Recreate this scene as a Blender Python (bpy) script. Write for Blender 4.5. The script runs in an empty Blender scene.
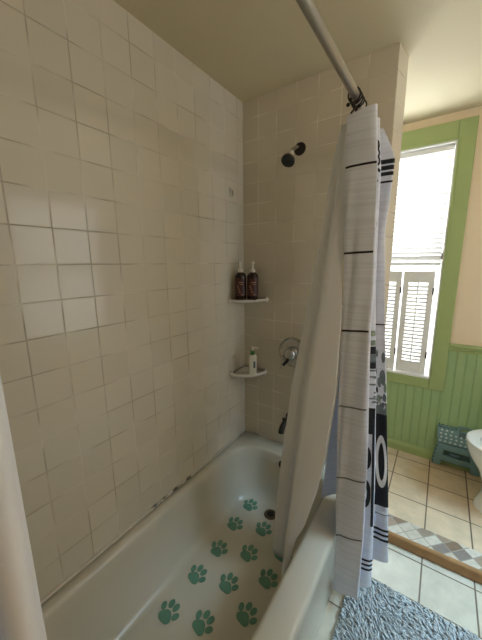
import bpy, bmesh, math, random
from mathutils import Vector, Matrix, Euler
random.seed(7)
PI = math.pi
scene = bpy.context.scene
COL = scene.collection
P = 0.1095                 # wall tile pitch
ZC = 2.3014                # ceiling height
ZU = 0.055                 # raised floor level
YW = 0.82                  # window wall
XR = 1.95                  # right wall
YN = -2.35                 # near wall
RIM = 0.345                # bathtub rim height

# ------------------------------------------------------------------ materials
def new_mat(name):
    m = bpy.data.materials.new(name); m.use_nodes = True
    nt = m.node_tree
    return m, nt, nt.nodes['Principled BSDF'], nt.nodes['Material Output']

def simple(name, col, rough=.5, metal=0., spec=.5, noise=0., nscale=30., bump=0., sss=0., coat=0.):
    m, nt, b, o = new_mat(name)
    b.inputs['Base Color'].default_value = (*col, 1)
    b.inputs['Roughness'].default_value = rough
    b.inputs['Metallic'].default_value = metal
    b.inputs['Specular IOR Level'].default_value = spec
    b.inputs['Coat Weight'].default_value = coat
    if noise or bump:
        tc = nt.nodes.new('ShaderNodeTexCoord')
        n = nt.nodes.new('ShaderNodeTexNoise'); n.inputs['Scale'].default_value = nscale
        n.inputs['Detail'].default_value = 5
        nt.links.new(tc.outputs['Object'], n.inputs['Vector'])
        if noise:
            mx = nt.nodes.new('ShaderNodeMix'); mx.data_type = 'RGBA'
            mx.inputs['A'].default_value = (*[c*(1-noise) for c in col], 1)
            mx.inputs['B'].default_value = (*[min(1, c*(1+noise)) for c in col], 1)
            nt.links.new(n.outputs['Fac'], mx.inputs['Factor'])
            nt.links.new(mx.outputs['Result'], b.inputs['Base Color'])
        if bump:
            bp = nt.nodes.new('ShaderNodeBump'); bp.inputs['Strength'].default_value = bump
            bp.inputs['Distance'].default_value = .004
            nt.links.new(n.outputs['Fac'], bp.inputs['Height'])
            nt.links.new(bp.outputs['Normal'], b.inputs['Normal'])
    return m

def tile_mat(name, axes, origin, pitch, col, grout, mortar, rough, var=.05, tilt=.0, nvar=0., nscale=8., rot=0., ramp=None, spec=.5, grout_var=0.):
    m, nt, b, o = new_mat(name)
    N = nt.nodes.new; Lk = nt.links.new
    tc = N('ShaderNodeTexCoord'); sp = N('ShaderNodeSeparateXYZ'); Lk(tc.outputs['Object'], sp.inputs[0])
    cb = N('ShaderNodeCombineXYZ')
    Lk(sp.outputs['XYZ'.index(axes[0])], cb.inputs[0]); Lk(sp.outputs['XYZ'.index(axes[1])], cb.inputs[1])
    mp = N('ShaderNodeMapping'); mp.vector_type = 'TEXTURE'
    mp.inputs['Location'].default_value = (origin[0], origin[1], 0)
    mp.inputs['Rotation'].default_value = (0, 0, rot)
    mp.inputs['Scale'].default_value = (pitch[0], pitch[1], 1)
    Lk(cb.outputs[0], mp.inputs['Vector'])
    fl = N('ShaderNodeVectorMath'); fl.operation = 'FLOOR'; Lk(mp.outputs[0], fl.inputs[0])
    fr = N('ShaderNodeVectorMath'); fr.operation = 'SUBTRACT'; Lk(mp.outputs[0], fr.inputs[0]); Lk(fl.outputs[0], fr.inputs[1])
    wn = N('ShaderNodeTexWhiteNoise'); wn.noise_dimensions = '3D'; Lk(fl.outputs[0], wn.inputs['Vector'])
    # distance from the nearest joint (0 at joint)
    s2 = N('ShaderNodeSeparateXYZ'); Lk(fr.outputs[0], s2.inputs[0])
    def M(op, a, bb=None, c=None):
        n = N('ShaderNodeMath'); n.operation = op
        for i, v in enumerate((a, bb, c)):
            if v is None: continue
            if isinstance(v, (int, float)): n.inputs[i].default_value = v
            else: Lk(v, n.inputs[i])
        return n.outputs[0]
    def edge(v):
        return M('MINIMUM', v, M('SUBTRACT', 1.0, v))
    d = M('MINIMUM', M('MULTIPLY', edge(s2.outputs[0]), pitch[0]), M('MULTIPLY', edge(s2.outputs[1]), pitch[1]))
    mr = N('ShaderNodeMapRange'); mr.interpolation_type = 'SMOOTHSTEP'
    mr.inputs['From Min'].default_value = mortar*.5; mr.inputs['From Max'].default_value = mortar*1.1
    Lk(d, mr.inputs['Value'])
    # colour
    cmix = N('ShaderNodeMix'); cmix.data_type = 'RGBA'
    if ramp:
        cr = N('ShaderNodeValToRGB'); cr.color_ramp.interpolation = 'CONSTANT'
        els = cr.color_ramp.elements
        els[0].color = (*ramp[0], 1); els[0].position = 0; els[1].color = (*ramp[1], 1); els[1].position = 1/len(ramp)
        for i in range(2, len(ramp)):
            e = els.new(i/len(ramp)); e.color = (*ramp[i], 1)
        Lk(wn.outputs['Value'], cr.inputs[0]); base = cr.outputs[0]
    else:
        vm = N('ShaderNodeMix'); vm.data_type = 'RGBA'
        vm.inputs['A'].default_value = (*[c*(1-var) for c in col], 1); vm.inputs['B'].default_value = (*[min(1, c*(1+var)) for c in col], 1)
        Lk(wn.outputs['Value'], vm.inputs['Factor']); base = vm.outputs['Result']
    if nvar:
        nz = N('ShaderNodeTexNoise'); nz.inputs['Scale'].default_value = nscale; nz.inputs['Detail'].default_value = 6
        nz.inputs['Roughness'].default_value = .6
        Lk(tc.outputs['Object'], nz.inputs['Vector'])
        f = M('MULTIPLY_ADD', M('SUBTRACT', nz.outputs['Fac'], .5), nvar*2, 1.0)
        vs = N('ShaderNodeVectorMath'); vs.operation = 'SCALE'; Lk(base, vs.inputs[0]); Lk(f, vs.inputs['Scale']); base = vs.outputs[0]
    Lk(mr.outputs[0], cmix.inputs['Factor'])
    cmix.inputs['A'].default_value = (*grout, 1); Lk(base, cmix.inputs['B'])
    if grout_var:
        g1 = N('ShaderNodeTexNoise'); g1.inputs['Scale'].default_value = 5.; Lk(tc.outputs['Object'], g1.inputs['Vector'])
        gm = N('ShaderNodeMix'); gm.data_type = 'RGBA'
        gr_ = N('ShaderNodeMapRange'); gr_.inputs['From Min'].default_value = .42; gr_.inputs['From Max'].default_value = .58
        Lk(g1.outputs['Fac'], gr_.inputs['Value'])
        Lk(gr_.outputs[0], gm.inputs['Factor']); gm.inputs['A'].default_value = (*grout, 1)
        gm.inputs['B'].default_value = (*[min(1., c+grout_var) for c in grout], 1)
        Lk(gm.outputs['Result'], cmix.inputs['A'])
    Lk(cmix.outputs['Result'], b.inputs['Base Color'])
    rm = N('ShaderNodeMapRange'); rm.inputs['To Min'].default_value = .7; rm.inputs['To Max'].default_value = rough
    Lk(mr.outputs[0], rm.inputs['Value']); Lk(rm.outputs[0], b.inputs['Roughness'])
    b.inputs['Specular IOR Level'].default_value = spec
    # height: joint + a small random lean per tile
    h = M('MULTIPLY', mr.outputs[0], .00045)
    if tilt:
        sc_ = N('ShaderNodeSeparateColor'); Lk(wn.outputs['Color'], sc_.inputs[0])
        tx = M('MULTIPLY', M('SUBTRACT', sc_.outputs[0], .5), M('SUBTRACT', s2.outputs[0], .5))
        ty = M('MULTIPLY', M('SUBTRACT', sc_.outputs[1], .5), M('SUBTRACT', s2.outputs[1], .5))
        h = M('MULTIPLY_ADD', M('ADD', tx, ty), tilt, h)
        n3 = N('ShaderNodeTexNoise'); n3.inputs['Scale'].default_value = 14.; n3.inputs['Detail'].default_value = 1.
        Lk(tc.outputs['Object'], n3.inputs['Vector'])
        h = M('MULTIPLY_ADD', n3.outputs['Fac'], .0003, h)
    bp = N('ShaderNodeBump'); bp.inputs['Strength'].default_value = 1; bp.inputs['Distance'].default_value = 1.
    Lk(h, bp.inputs['Height']); Lk(bp.outputs['Normal'], b.inputs['Normal'])
    return m

TILE = (.66, .625, .53); GROUT = (.43, .39, .31)
kw = dict(mortar=.0026, rough=.13, var=.03, tilt=.00035, grout_var=.24)
m_tile_left = tile_mat('wall_tile_left', 'YZ', (-1.1517, 1.443), (P, P), TILE, GROUT, **kw)
m_tile_back = tile_mat('wall_tile_back', 'XZ', (.0998, 1.443), (P, P), (.66, .61, .51), (.58, .53, .44), **{**kw, 'tilt': .0003})
m_tile_end = tile_mat('wall_tile_end', 'YZ', (-.005, 1.443), (P*3, P), (.66, .60, .48), (.30, .25, .18), **kw)
m_tile_near = tile_mat('wall_tile_near', 'XZ', (.0, 1.443), (P, P), TILE, GROUT, **kw)
fk = dict(mortar=.0042, rough=.22, var=.05, nvar=.26, nscale=13., tilt=.0006)
m_floor_up = tile_mat('floor_tile_raised', 'XY', (.844, .1125), (.2005, .2025), (.70, .54, .38), (.16, .115, .075), **fk)
m_floor_lo = tile_mat('floor_tile_lower', 'XY', (.842, -.031), (.2035, .2035), (.64, .59, .49), (.17, .13, .09), **fk)
m_mosaic = tile_mat('mosaic_border', 'XY', (0, .08), (.072, .047), (.5, .4, .3), (.36, .32, .27), .0028, .3, rot=PI/4*1.02, nvar=.3, nscale=40.,
                    ramp=[(.55, .48, .40), (.24, .16, .11), (.30, .23, .18), (.60, .54, .46), (.24, .20, .18), (.36, .26, .19)])
m_ceil = simple('ceiling_paint', (.68, .605, .42), .75)
m_peach = simple('peach_paint', (.90, .74, .53), .6, noise=.03)
m_green = simple('green_paint', (.37, .46, .19), .42, noise=.06, nscale=14)
m_green_dark = simple('green_paint_panel', (.36, .50, .24), .45, noise=.05, nscale=14)
m_white = simple('white_paint', (.80, .80, .78), .4)
m_tub = simple('tub_enamel', (.62, .60, .52), .17, noise=.02, nscale=6)
m_porcelain = simple('porcelain', (.90, .89, .86), .12, coat=.4)
m_ceramic = simple('shelf_ceramic', (.76, .73, .68), .2)
m_chrome = simple('chrome', (.52, .52, .52), .16, metal=1)
m_steel = simple('brushed_steel', (.50, .48, .45), .3, metal=1, noise=.08, nscale=60)
m_black = simple('black_plastic', (.012, .011, .010), .35)
m_bronze = simple('dark_bronze', (.018, .014, .012), .3, metal=.4)
m_wood = simple('oak_nosing', (.36, .19, .075), .6, noise=.3, nscale=22)
m_paw = simple('paw_print_green', (.13, .30, .22), .6, noise=.1, nscale=60)
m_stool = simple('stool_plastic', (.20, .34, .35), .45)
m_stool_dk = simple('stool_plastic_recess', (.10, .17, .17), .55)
m_dot = simple('grip_dot', (.72, .80, .80), .5)
m_bottle = simple('dark_bottle', (.030, .010, .007), .2, coat=.3)
m_label = simple('bottle_label', (.060, .017, .011), .45, noise=.5, nscale=60)
m_print = simple('bottle_print', (.42, .22, .14), .5)
m_pump = simple('white_plastic', (.80, .76, .68), .35)
m_lotion = simple('lotion_bottle', (.80, .78, .70), .35)
m_cap = simple('green_cap', (.05, .22, .05), .4)
m_hook = simple('chipped_tile', (.42, .36, .28), .6)
m_stain = simple('dark_caulk', (.06, .05, .035), .8)
m_rust = simple('drain_metal', (.16, .115, .08), .3, metal=.8)
m_hole = simple('drain_hole', (.02, .015, .012), .7)

def caulk_mat():
    m, nt, b, o = new_mat('caulk_bead')
    tc = nt.nodes.new('ShaderNodeTexCoord'); n = nt.nodes.new('ShaderNodeTexNoise'); n.inputs['Scale'].default_value = 14
    n.inputs['Detail'].default_value = 4
    nt.links.new(tc.outputs['Object'], n.inputs['Vector'])
    sx = nt.nodes.new('ShaderNodeSeparateXYZ'); nt.links.new(tc.outputs['Object'], sx.inputs[0])
    w = nt.nodes.new('ShaderNodeMath'); w.operation = 'ADD'; w.inputs[1].default_value = .70; nt.links.new(sx.outputs[1], w.inputs[0])
    w2 = nt.nodes.new('ShaderNodeMath'); w2.operation = 'ABSOLUTE'; nt.links.new(w.outputs[0], w2.inputs[0])
    w3 = nt.nodes.new('ShaderNodeMath'); w3.operation = 'MULTIPLY_ADD'; w3.inputs[1].default_value = .9; nt.links.new(w2.outputs[0], w3.inputs[0]); nt.links.new(n.outputs['Fac'], w3.inputs[2])
    cr = nt.nodes.new('ShaderNodeValToRGB'); nt.links.new(w3.outputs[0], cr.inputs[0])
    e = cr.color_ramp.elements
    e[0].position = .49; e[0].color = (.05, .04, .03, 1); e[1].position = .60; e[1].color = (.66, .62, .55, 1)
    nt.links.new(cr.outputs[0], b.inputs['Base Color']); b.inputs['Roughness'].default_value = .5
    return m
m_caulk = caulk_mat()

def cloth_mat(name, col, trans, lines=0., rough=.85, lscale=1.):
    m, nt, b, o = new_mat(name)
    N = nt.nodes.new; Lk = nt.links.new
    b.inputs['Base Color'].default_value = (*col, 1); b.inputs['Roughness'].default_value = rough
    b.inputs['Specular IOR Level'].default_value = .25
    tr = N('ShaderNodeBsdfTranslucent'); tr.inputs[0].default_value = (*col, 1)
    mx = N('ShaderNodeMixShader'); mx.inputs[0].default_value = trans
    Lk(b.outputs[0], mx.inputs[1]); Lk(tr.outputs[0], mx.inputs[2]); Lk(mx.outputs[0], o.inputs[0])
    tc = N('ShaderNodeTexCoord')
    if lines:
        mp = N('ShaderNodeMapping'); mp.inputs['Scale'].default_value = (3*lscale, 1.5*lscale, 130*lscale)
        Lk(tc.outputs['Object'], mp.inputs['Vector'])
        nz = N('ShaderNodeTexNoise'); nz.inputs['Scale'].default_value = 1.; nz.inputs['Detail'].default_value = 3
        Lk(mp.outputs[0], nz.inputs['Vector'])
        cr = N('ShaderNodeValToRGB'); e = cr.color_ramp.elements
        e[0].position = .36; e[0].color = (*[c*(1-lines) for c in col], 1); e[1].position = .52; e[1].color = (*col, 1)
        Lk(nz.outputs['Fac'], cr.inputs[0]); Lk(cr.outputs[0], b.inputs['Base Color']); Lk(cr.outputs[0], tr.inputs[0])
        bp = N('ShaderNodeBump'); bp.inputs['Strength'].default_value = .35; bp.inputs['Distance'].default_value = .002
        Lk(nz.outputs['Fac'], bp.inputs['Height']); Lk(bp.outputs['Normal'], b.inputs['Normal'])
    return m
m_curtain = cloth_mat('curtain_linen', (.74, .78, .88), .12, lines=.10)
m_liner = cloth_mat('liner_vinyl', (.82, .84, .89), .07, rough=.5)
m_ink = simple('curtain_ink', (.012, .013, .018), .85)
m_ink_grey = simple('curtain_ink_grey', (.15, .18, .19), .85, noise=.5, nscale=80)
m_ink_green = simple('curtain_ink_green', (.20, .26, .20), .85, noise=.5, nscale=60)
m_ink_white = simple('curtain_ink_white', (.78, .78, .80), .85)
m_slat = cloth_mat('blind_slat', (.86, .86, .84), .065, rough=.5)
m_rug = simple('rug_yarn', (.49, .53, .555), .95, noise=.25, nscale=45)

def glass_mat():
    m, nt, b, o = new_mat('window_glass')
    N = nt.nodes.new
    t = N('ShaderNodeBsdfTransparent'); g = N('ShaderNodeBsdfGlossy'); g.inputs['Roughness'].default_value = .02
    mx = N('ShaderNodeMixShader'); mx.inputs[0].default_value = .05
    nt.links.new(t.outputs[0], mx.inputs[1]); nt.links.new(g.outputs[0], mx.inputs[2]); nt.links.new(mx.outputs[0], o.inputs[0])
    return m
m_glass = glass_mat()

# ------------------------------------------------------------------ mesh helper
class MB:
    def __init__(s): s.v = []; s.f = []; s.mi = []; s.cur = 0
    def add(s, vs, fs):
        o = len(s.v); s.v += [Vector(p) for p in vs]
        for f in fs: s.f.append([i+o for i in f]); s.mi.append(s.cur)
        return s
    def box(s, a, b, M=None):
        (x0, y0, z0), (x1, y1, z1) = a, b
        vs = [Vector(p) for p in ((x0,y0,z0),(x1,y0,z0),(x1,y1,z0),(x0,y1,z0),(x0,y0,z1),(x1,y0,z1),(x1,y1,z1),(x0,y1,z1))]
        if M: vs = [M @ p for p in vs]
        return s.add(vs, [(0,3,2,1),(4,5,6,7),(0,1,5,4),(1,2,6,5),(2,3,7,6),(3,0,4,7)])
    def rings(s, rs, cap0=True, cap1=True, close=True):
        n = len(rs[0]); o = len(s.v)
        for r in rs: s.v += [Vector(p) for p in r]
        for i in range(len(rs)-1):
            for j in range(n if close else n-1):
                k = (j+1) % n
                s.f.append([o+i*n+j, o+i*n+k, o+(i+1)*n+k, o+(i+1)*n+j]); s.mi.append(s.cur)
        if cap0: s.f.append([o+j for j in range(n)][::-1]); s.mi.append(s.cur)
        if cap1: s.f.append([o+(len(rs)-1)*n+j for j in range(n)]); s.mi.append(s.cur)
        return s
    def lathe(s, prof, n=24, M=None, cap0=True, cap1=True):
        rs = []
        for r, z in prof:
            ring = [Vector((r*math.cos(2*PI*k/n), r*math.sin(2*PI*k/n), z)) for k in range(n)]
            rs.append([M @ p for p in ring] if M else ring)
        return s.rings(rs, cap0, cap1)
    def tube(s, pts, r, n=10, cap=True):
        pts = [Vector(p) for p in pts]; rs = []
        rad = r if isinstance(r, (list, tuple)) else [r]*len(pts)
        up = None
        for i, p in enumerate(pts):
            t = (pts[min(i+1, len(pts)-1)] - pts[max(i-1, 0)]).normalized()
            if up is None:
                up = Vector((0,0,1)) if abs(t.z) < .9 else Vector((1,0,0))
            u = (up - t*up.dot(t)).normalized(); w = t.cross(u); up = u
            rs.append([p + (u*math.cos(2*PI*k/n) + w*math.sin(2*PI*k/n))*rad[i] for k in range(n)])
        return s.rings(rs, cap, cap)
    def torus(s, c, ax, R, r, n=28, m=8, a0=0, a1=2*PI):
        ax = Vector(ax).normalized(); q = Vector((0,0,1)).rotation_difference(ax)
        full = abs(a1-a0-2*PI) < 1e-6
        pts = [Vector(c) + q @ Vector((R*math.cos(a0+(a1-a0)*k/n), R*math.sin(a0+(a1-a0)*k/n), 0)) for k in range(n+1)]
        return s.tube(pts, r, m)
    def prism(s, poly, z0, z1, M=None):
        a = [Vector((x, y, z0)) for x, y in poly]; b = [Vector((x, y, z1)) for x, y in poly]
        if M: a = [M @ p for p in a]; b = [M @ p for p in b]
        return s.rings([a, b])
    def grid(s, rows):
        n = len(rows[0]); o = len(s.v)
        for r in rows: s.v += [Vector(p) for p in r]
        for i in range(len(rows)-1):
            for j in range(n-1):
                s.f.append([o+i*n+j, o+i*n+j+1, o+(i+1)*n+j+1, o+(i+1)*n+j]); s.mi.append(s.cur)
        return s
    def build(s, name, mats, parent=None, origin=None, smooth=None, bevel=0., bseg=2, subsurf=0, solid=0., solid_off=0.):
        me = bpy.data.meshes.new(name)
        o3 = Vector(origin) if origin else Vector((0,0,0))
        me.from_pydata([tuple(p - o3) for p in s.v], [], s.f)
        bm = bmesh.new(); bm.from_mesh(me)
        bmesh.ops.recalc_face_normals(bm, faces=bm.faces); bm.to_mesh(me); bm.free()
        mats = mats if isinstance(mats, (list, tuple)) else [mats]
        for m in mats: me.materials.append(m)
        if len(mats) > 1:
            for p, i in zip(me.polygons, s.mi): p.material_index = i
        ob = bpy.data.objects.new(name, me); COL.objects.link(ob)
        if parent is not None:
            ob.parent = parent; ob.location = o3 - world_loc(parent)
        else: ob.location = o3
        if bevel:
            bv = ob.modifiers.new('bevel', 'BEVEL'); bv.width = bevel; bv.segments = bseg; bv.limit_method = 'ANGLE'; bv.angle_limit = .6
        if solid:
            so = ob.modifiers.new('solid', 'SOLIDIFY'); so.thickness = solid; so.offset = solid_off
        if subsurf:
            sb = ob.modifiers.new('sub', 'SUBSURF'); sb.levels = subsurf; sb.render_levels = subsurf
        if smooth is not None:
            me.shade_smooth() if smooth >= 3 else None
            if smooth < 3: me.set_sharp_from_angle(angle=smooth)
        return ob

def world_loc(o):
    l = o.location.copy()
    while o.parent is not None:
        o = o.parent; l = l + o.location
    return l

SM = .7
def tag(o, label=None, cat=None, group=None, kind=None):
    if label: o['label'] = label
    if cat: o['category'] = cat
    if group: o['group'] = group
    if kind: o['kind'] = kind
    return o
def thing(name, loc, label, cat, group=None):
    o = bpy.data.objects.new(name, None); o.empty_display_size = .05; COL.objects.link(o); o.location = loc
    return tag(o, label, cat, group)
def struct(mb, name, mats, **k):
    return tag(mb.build(name, mats, **k), kind='structure')
def copy_tree(o, parent=None):
    c = o.copy(); COL.objects.link(c); c.parent = parent
    for ch in list(o.children): copy_tree(ch, c)
    return c
def lerp(tab, z):
    tab = sorted(tab)
    if z <= tab[0][0]:
        (a, b), (c, d) = tab[0], tab[1]
        return b + (z-a)*(d-b)/(c-a)*.5
    for (a, b), (c, d) in zip(tab, tab[1:]):
        if z <= c: return b + (d-b)*(z-a)/(c-a)
    return tab[-1][1]
def catmull(p0, p1, p2, p3, t):
    return .5*((2*p1) + (-p0+p2)*t + (2*p0-5*p1+4*p2-p3)*t*t + (-p0+3*p1-3*p2+p3)*t**3)

# ------------------------------------------------------------------ room shell
T = .12
struct(MB().box((-T, YN, -.05), (0, YW+.15, ZC)), 'wall_left', m_tile_left)
struct(MB().prism([(0, 0), (.756, 0), (.776, .118), (.776, .14), (0, .14)], .0, ZC), 'wall_back', m_tile_back)
n = Vector((.118, -.020, 0)).normalized()*.0015
struct(MB().add([Vector((.7572, 0.0, 0))+n, Vector((.7772, .118, 0))+n, Vector((.7772, .118, ZC))+n, Vector((.7572, 0.0, ZC))+n,
                 (.752, .002, 0), (.772, .119, 0), (.772, .119, ZC), (.752, .002, ZC)],
                [(0,1,2,3),(4,7,6,5),(0,4,5,1),(1,5,6,2),(2,6,7,3),(3,7,4,0)]), 'trim_1', m_tile_end)
struct(MB().box((0, -1.70, -.05), (.76, -1.56, ZC)), 'wall_front', m_tile_near)          # foot end of the tub
struct(MB().box((XR, YN, -.05), (XR+T, -.52, ZC)).box((XR, .34, -.05), (XR+T, YW+.15, ZC)).box((XR, -.52, -.05), (XR+T, .34, .75)).box((XR, -.52, 2.05), (XR+T, .34, ZC)), 'wall_right', m_peach)
struct(MB().box((-T, YN-T, -.05), (XR+T, YN, ZC)), 'wall_near', m_peach)
struct(MB().box((-T, YN-T, ZC), (XR+T, YW+.15, ZC+.06)), 'ceiling', m_ceil)
struct(MB().box((0, YN, -.05), (XR, .13, 0)), 'floor', m_floor_lo)
struct(MB().box((0, .135, -.05), (XR, YW, ZU)), 'floor', m_floor_up)
struct(MB().prism([(.777, .016), (XR, .045), (XR, .135), (.777, .135)], -.02, ZU+.001), 'trim_2', m_mosaic)
ns = MB().prism([(.757, -.004), (XR, .022), (XR, .052), (.757, .018)], 0.0, ZU+.006)
struct(ns, 'trim_3', m_wood, bevel=.012, bseg=3, smooth=SM)
# window wall with its opening
WX0, WX1, WZ0, WZ1 = .24, .986, .652, 2.142
w = MB()
w.box((0, YW, -.05), (WX0, YW+.15, ZC)).box((WX1, YW, -.05), (XR, YW+.15, ZC)).box((WX0, YW, -.05), (WX1, YW+.15, WZ0)).box((WX0, YW, WZ1), (WX1, YW+.15, ZC))
struct(w, 'wall_far', m_peach)
# beadboard wainscot
def beadboard(x0, x1, z0, z1):
    rows = []
    xs = []
    x = x0; pitch = .0505
    while x < x1 - 1e-6:
        for dx, dy in ((0, 0), (.002, -.003), (.0425, -.003), (.0445, -.001), (.046, -.0025), (.048, -.001)):
            if x+dx < x1: xs.append((x+dx, dy))
        x += pitch
    xs.append((x1, 0))
    a = [(px, YW-.004+dy, z0) for px, dy in xs]; b = [(px, YW-.004+dy, z1) for px, dy in xs]
    return MB().grid([a, b])
bb = beadboard(0.002, WX0-.09, ZU, .867); b2 = beadboard(WX0-.09, 1.072, ZU, .58); b3 = beadboard(1.072, XR-.002, ZU, .867)
for q in (b2, b3): bb.add(q.v, q.f)
struct(bb, 'trim_4', m_green_dark)
cap = MB()
for x0, x1 in ((0.002, WX0-.09), (1.073, XR-.002)):
    prof = [(YW, .862), (YW-.016, .862), (YW-.016, .874), (YW-.022, .880), (YW-.022, .893), (YW-.034, .898), (YW-.037, .906), (YW-.034, .915), (YW, .915)]
    cap.rings([[(x0, y, z) for y, z in prof], [(x1, y, z) for y, z in prof]])
struct(cap, 'trim_5', m_green)
bs = MB()
prof = [(YW, ZU), (YW-.02, ZU), (YW-.02, ZU+.045), (YW-.014, ZU+.058), (YW-.009, ZU+.066), (YW, ZU+.066)]
bs.rings([[(0.002, y, z) for y, z in prof], [(XR-.002, y, z) for y, z in prof]])
struct(bs, 'baseboard_far', m_green)
# caulk bead between left tiles and tub
cb = MB().tube([(.004, -.10-.05*k, RIM+.004+.0006*math.sin(k*2.1)) for k in range(30)], .0065, 8)
struct(cb, 'trim_6', m_caulk, smooth=SM)

# window 1 : casing, jamb, sash, panes
def window_one():
    x0, x1, z0, z1 = WX0, WX1, WZ0, WZ1
    f = MB()
    y0, y1 = YW-.022, YW
    f.box((x1, y0, .578), (1.073, y1, 2.25)); f.box((x0-.088, y0, .578), (x0, y1, 2.25))
    f.box((x0, y0+.002, z1), (x1, y1, 2.25)); f.box((x0, y0+.002, .578), (x1, y1, z0))
    root = tag(f.build('window_1', m_green, bevel=.003, smooth=SM), kind='structure')
    bd = MB()
    e = .012
    bd.box((x1, y0-.007, z0), (x1+e, y0, z1+e)); bd.box((x0-e, y0-.007, z0), (x0, y0, z1+e)); bd.box((x0, y0-.007, z1), (x1, y0, z1+e))
    bd.build('casing_bead', m_green, root, bevel=.003, smooth=SM)
    j = MB()
    j.box((x1-.008, y0, z0), (x1, YW+.15, z1)); j.box((x0, y0, z0), (x0+.008, YW+.15, z1))
    j.box((x0+.008, y0, z1-.008), (x1-.008, YW+.15, z1)); j.box((x0+.008, y0-.004, z0), (x1-.008, YW+.15, z0+.012))
    j.build('jamb', m_white, root)
    s = MB()
    a, b = x0+.008, x1-.008
    ys, ye = YW+.085, YW+.12
    mid = 1.475
    for zz0, zz1, dy in ((z0+.012, mid+.02, 0), (mid-.02, z1-.008, .0)):
        s.box((a, ys, zz0), (a+.045, ye, zz1)); s.box((b-.045, ys, zz0), (b, ye, zz1))
        s.box((a+.045, ys, zz0), (b-.045, ye, zz0+.045)); s.box((a+.045, ys, zz1-.045), (b-.045, ye, zz1))
    s.build('sash', m_white, root)
    g = MB().box((a+.04, YW+.10, z0+.05), (b-.04, YW+.104, mid)); g.build('pane', m_glass, root)
    g = MB().box((a+.04, YW+.10, mid), (b-.04, YW+.104, z1-.05)); g.build('pane', m_glass, root)
window_one()
def added_side_window():  # unseen side window, added for cool light and a reflection on the tiles
    y0, y1, z0, z1 = -.52, .34, .75, 2.05
    f = MB(); x = XR-.02
    f.box((x, y0-.09, z0-.09), (XR, y0, z1+.09)); f.box((x, y1, z0-.09), (XR, y1+.09, z1+.09))
    f.box((x, y0, z1), (XR, y1, z1+.09)); f.box((x, y0, z0-.09), (XR, y1, z0))
    root = tag(f.build('added_window_2', m_green), kind='structure')
    s = MB()
    for a, b in ((z0, 1.42), (1.38, z1)):
        s.box((XR+.05, y0, a), (XR+.08, y0+.045, b)).box((XR+.05, y1-.045, a), (XR+.08, y1, b)).box((XR+.05, y0+.045, a), (XR+.08, y1-.045, a+.045)).box((XR+.05, y0+.045, b-.045), (XR+.08, y1-.045, b))
    s.build('sash', m_white, root)
    MB().box((XR+.063, y0+.04, z0+.04), (XR+.067, y1-.04, z1-.04)).build('pane', m_glass, root)
added_side_window()

# ------------------------------------------------------------------ bathtub
def rrect(x0, x1, y0, y1, r, z, n=8):
    pts = []
    for cx, cy, a0 in ((x1-r, y1-r, 0), (x0+r, y1-r, PI/2), (x0+r, y0+r, PI), (x1-r, y0+r, 1.5*PI)):
        for k in range(n+1):
            a = a0 + PI/2*k/n
            pts.append((cx+r*math.cos(a), cy+r*math.sin(a), z))
    return pts
def densify(pts, m=3):
    out = []
    for i, p in enumerate(pts):
        q = pts[(i+1) % len(pts)]
        d = math.dist(p, q)
        out.append(p)
        if d > .08:
            k = 6
            for t in range(1, k): out.append(tuple(a+(b-a)*t/k for a, b in zip(p, q)))
    return out
tub_root = thing('bathtub', (.37, -.77, 0), 'off-white built-in bathtub with rounded basin along the tiled wall', 'bathtub')
X0, X1, Y0, Y1 = .002, .730, -1.555, -.002
b = MB()
rings = [rrect(X0, X1-.006, Y0, Y1, .006, 0.0), rrect(X0, X1-.006, Y0, Y1, .006, .27), rrect(X0, X1, Y0, Y1, .006, .295),
         rrect(X0, X1, Y0, Y1, .006, RIM-.014), rrect(X0+.002, X1-.004, Y0+.002, Y1-.002, .006, RIM-.004), rrect(X0+.004, X1-.012, Y0+.004, Y1-.004, .006, RIM),
         rrect(.036, .640, -1.455, -.085, .19, RIM), rrect(.046, .630, -1.445, -.094, .185, RIM-.004), rrect(.054, .622, -1.437, -.102, .18, RIM-.016),
         rrect(.062, .613, -1.425, -.108, .175, .27), rrect(.074, .598, -1.40, -.118, .17, .17), rrect(.088, .582, -1.37, -.130, .16, .11),
         rrect(.100, .572, -1.34, -.140, .15, .078), rrect(.113, .560, -1.325, -.152, .145, .058), rrect(.128, .545, -1.30, -.165, .135, .0485), rrect(.145, .53, -1.27, -.18, .12, .046),
         rrect(.25, .42, -1.1, -.30, .05, .046)]
rings = [r for r in rings]
b.rings(rings, cap0=False, cap1=True)
body = b.build('basin', m_tub, tub_root, smooth=1.2)
# drain & overflow
dr = MB().lathe([(.004, -.002), (.018, -.002), (.020, .003), (.030, .0045), (.034, .003), (.036, 0)], 24, Matrix.Translation((.322, -.232, .049)), cap0=False, cap1=False)
dro = dr.build('drain', m_rust, tub_root, smooth=SM)
MB().lathe([(0.0001, 0), (.019, 0)], 20, Matrix.Translation((.322, -.232, .0515)), cap0=False, cap1=False).build('drain_hole', m_hole, dro)
Mo = Matrix.Translation((.342, -.106, .285)) @ Matrix.Rotation(PI/2+.12, 4, 'X')
ov = MB().lathe([(.0001, .011), (.022, .011), (.034, .006), (.037, 0)], 24, Mo, cap0=False, cap1=False).build('overflow_plate', m_bronze, tub_root, smooth=SM)

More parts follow.
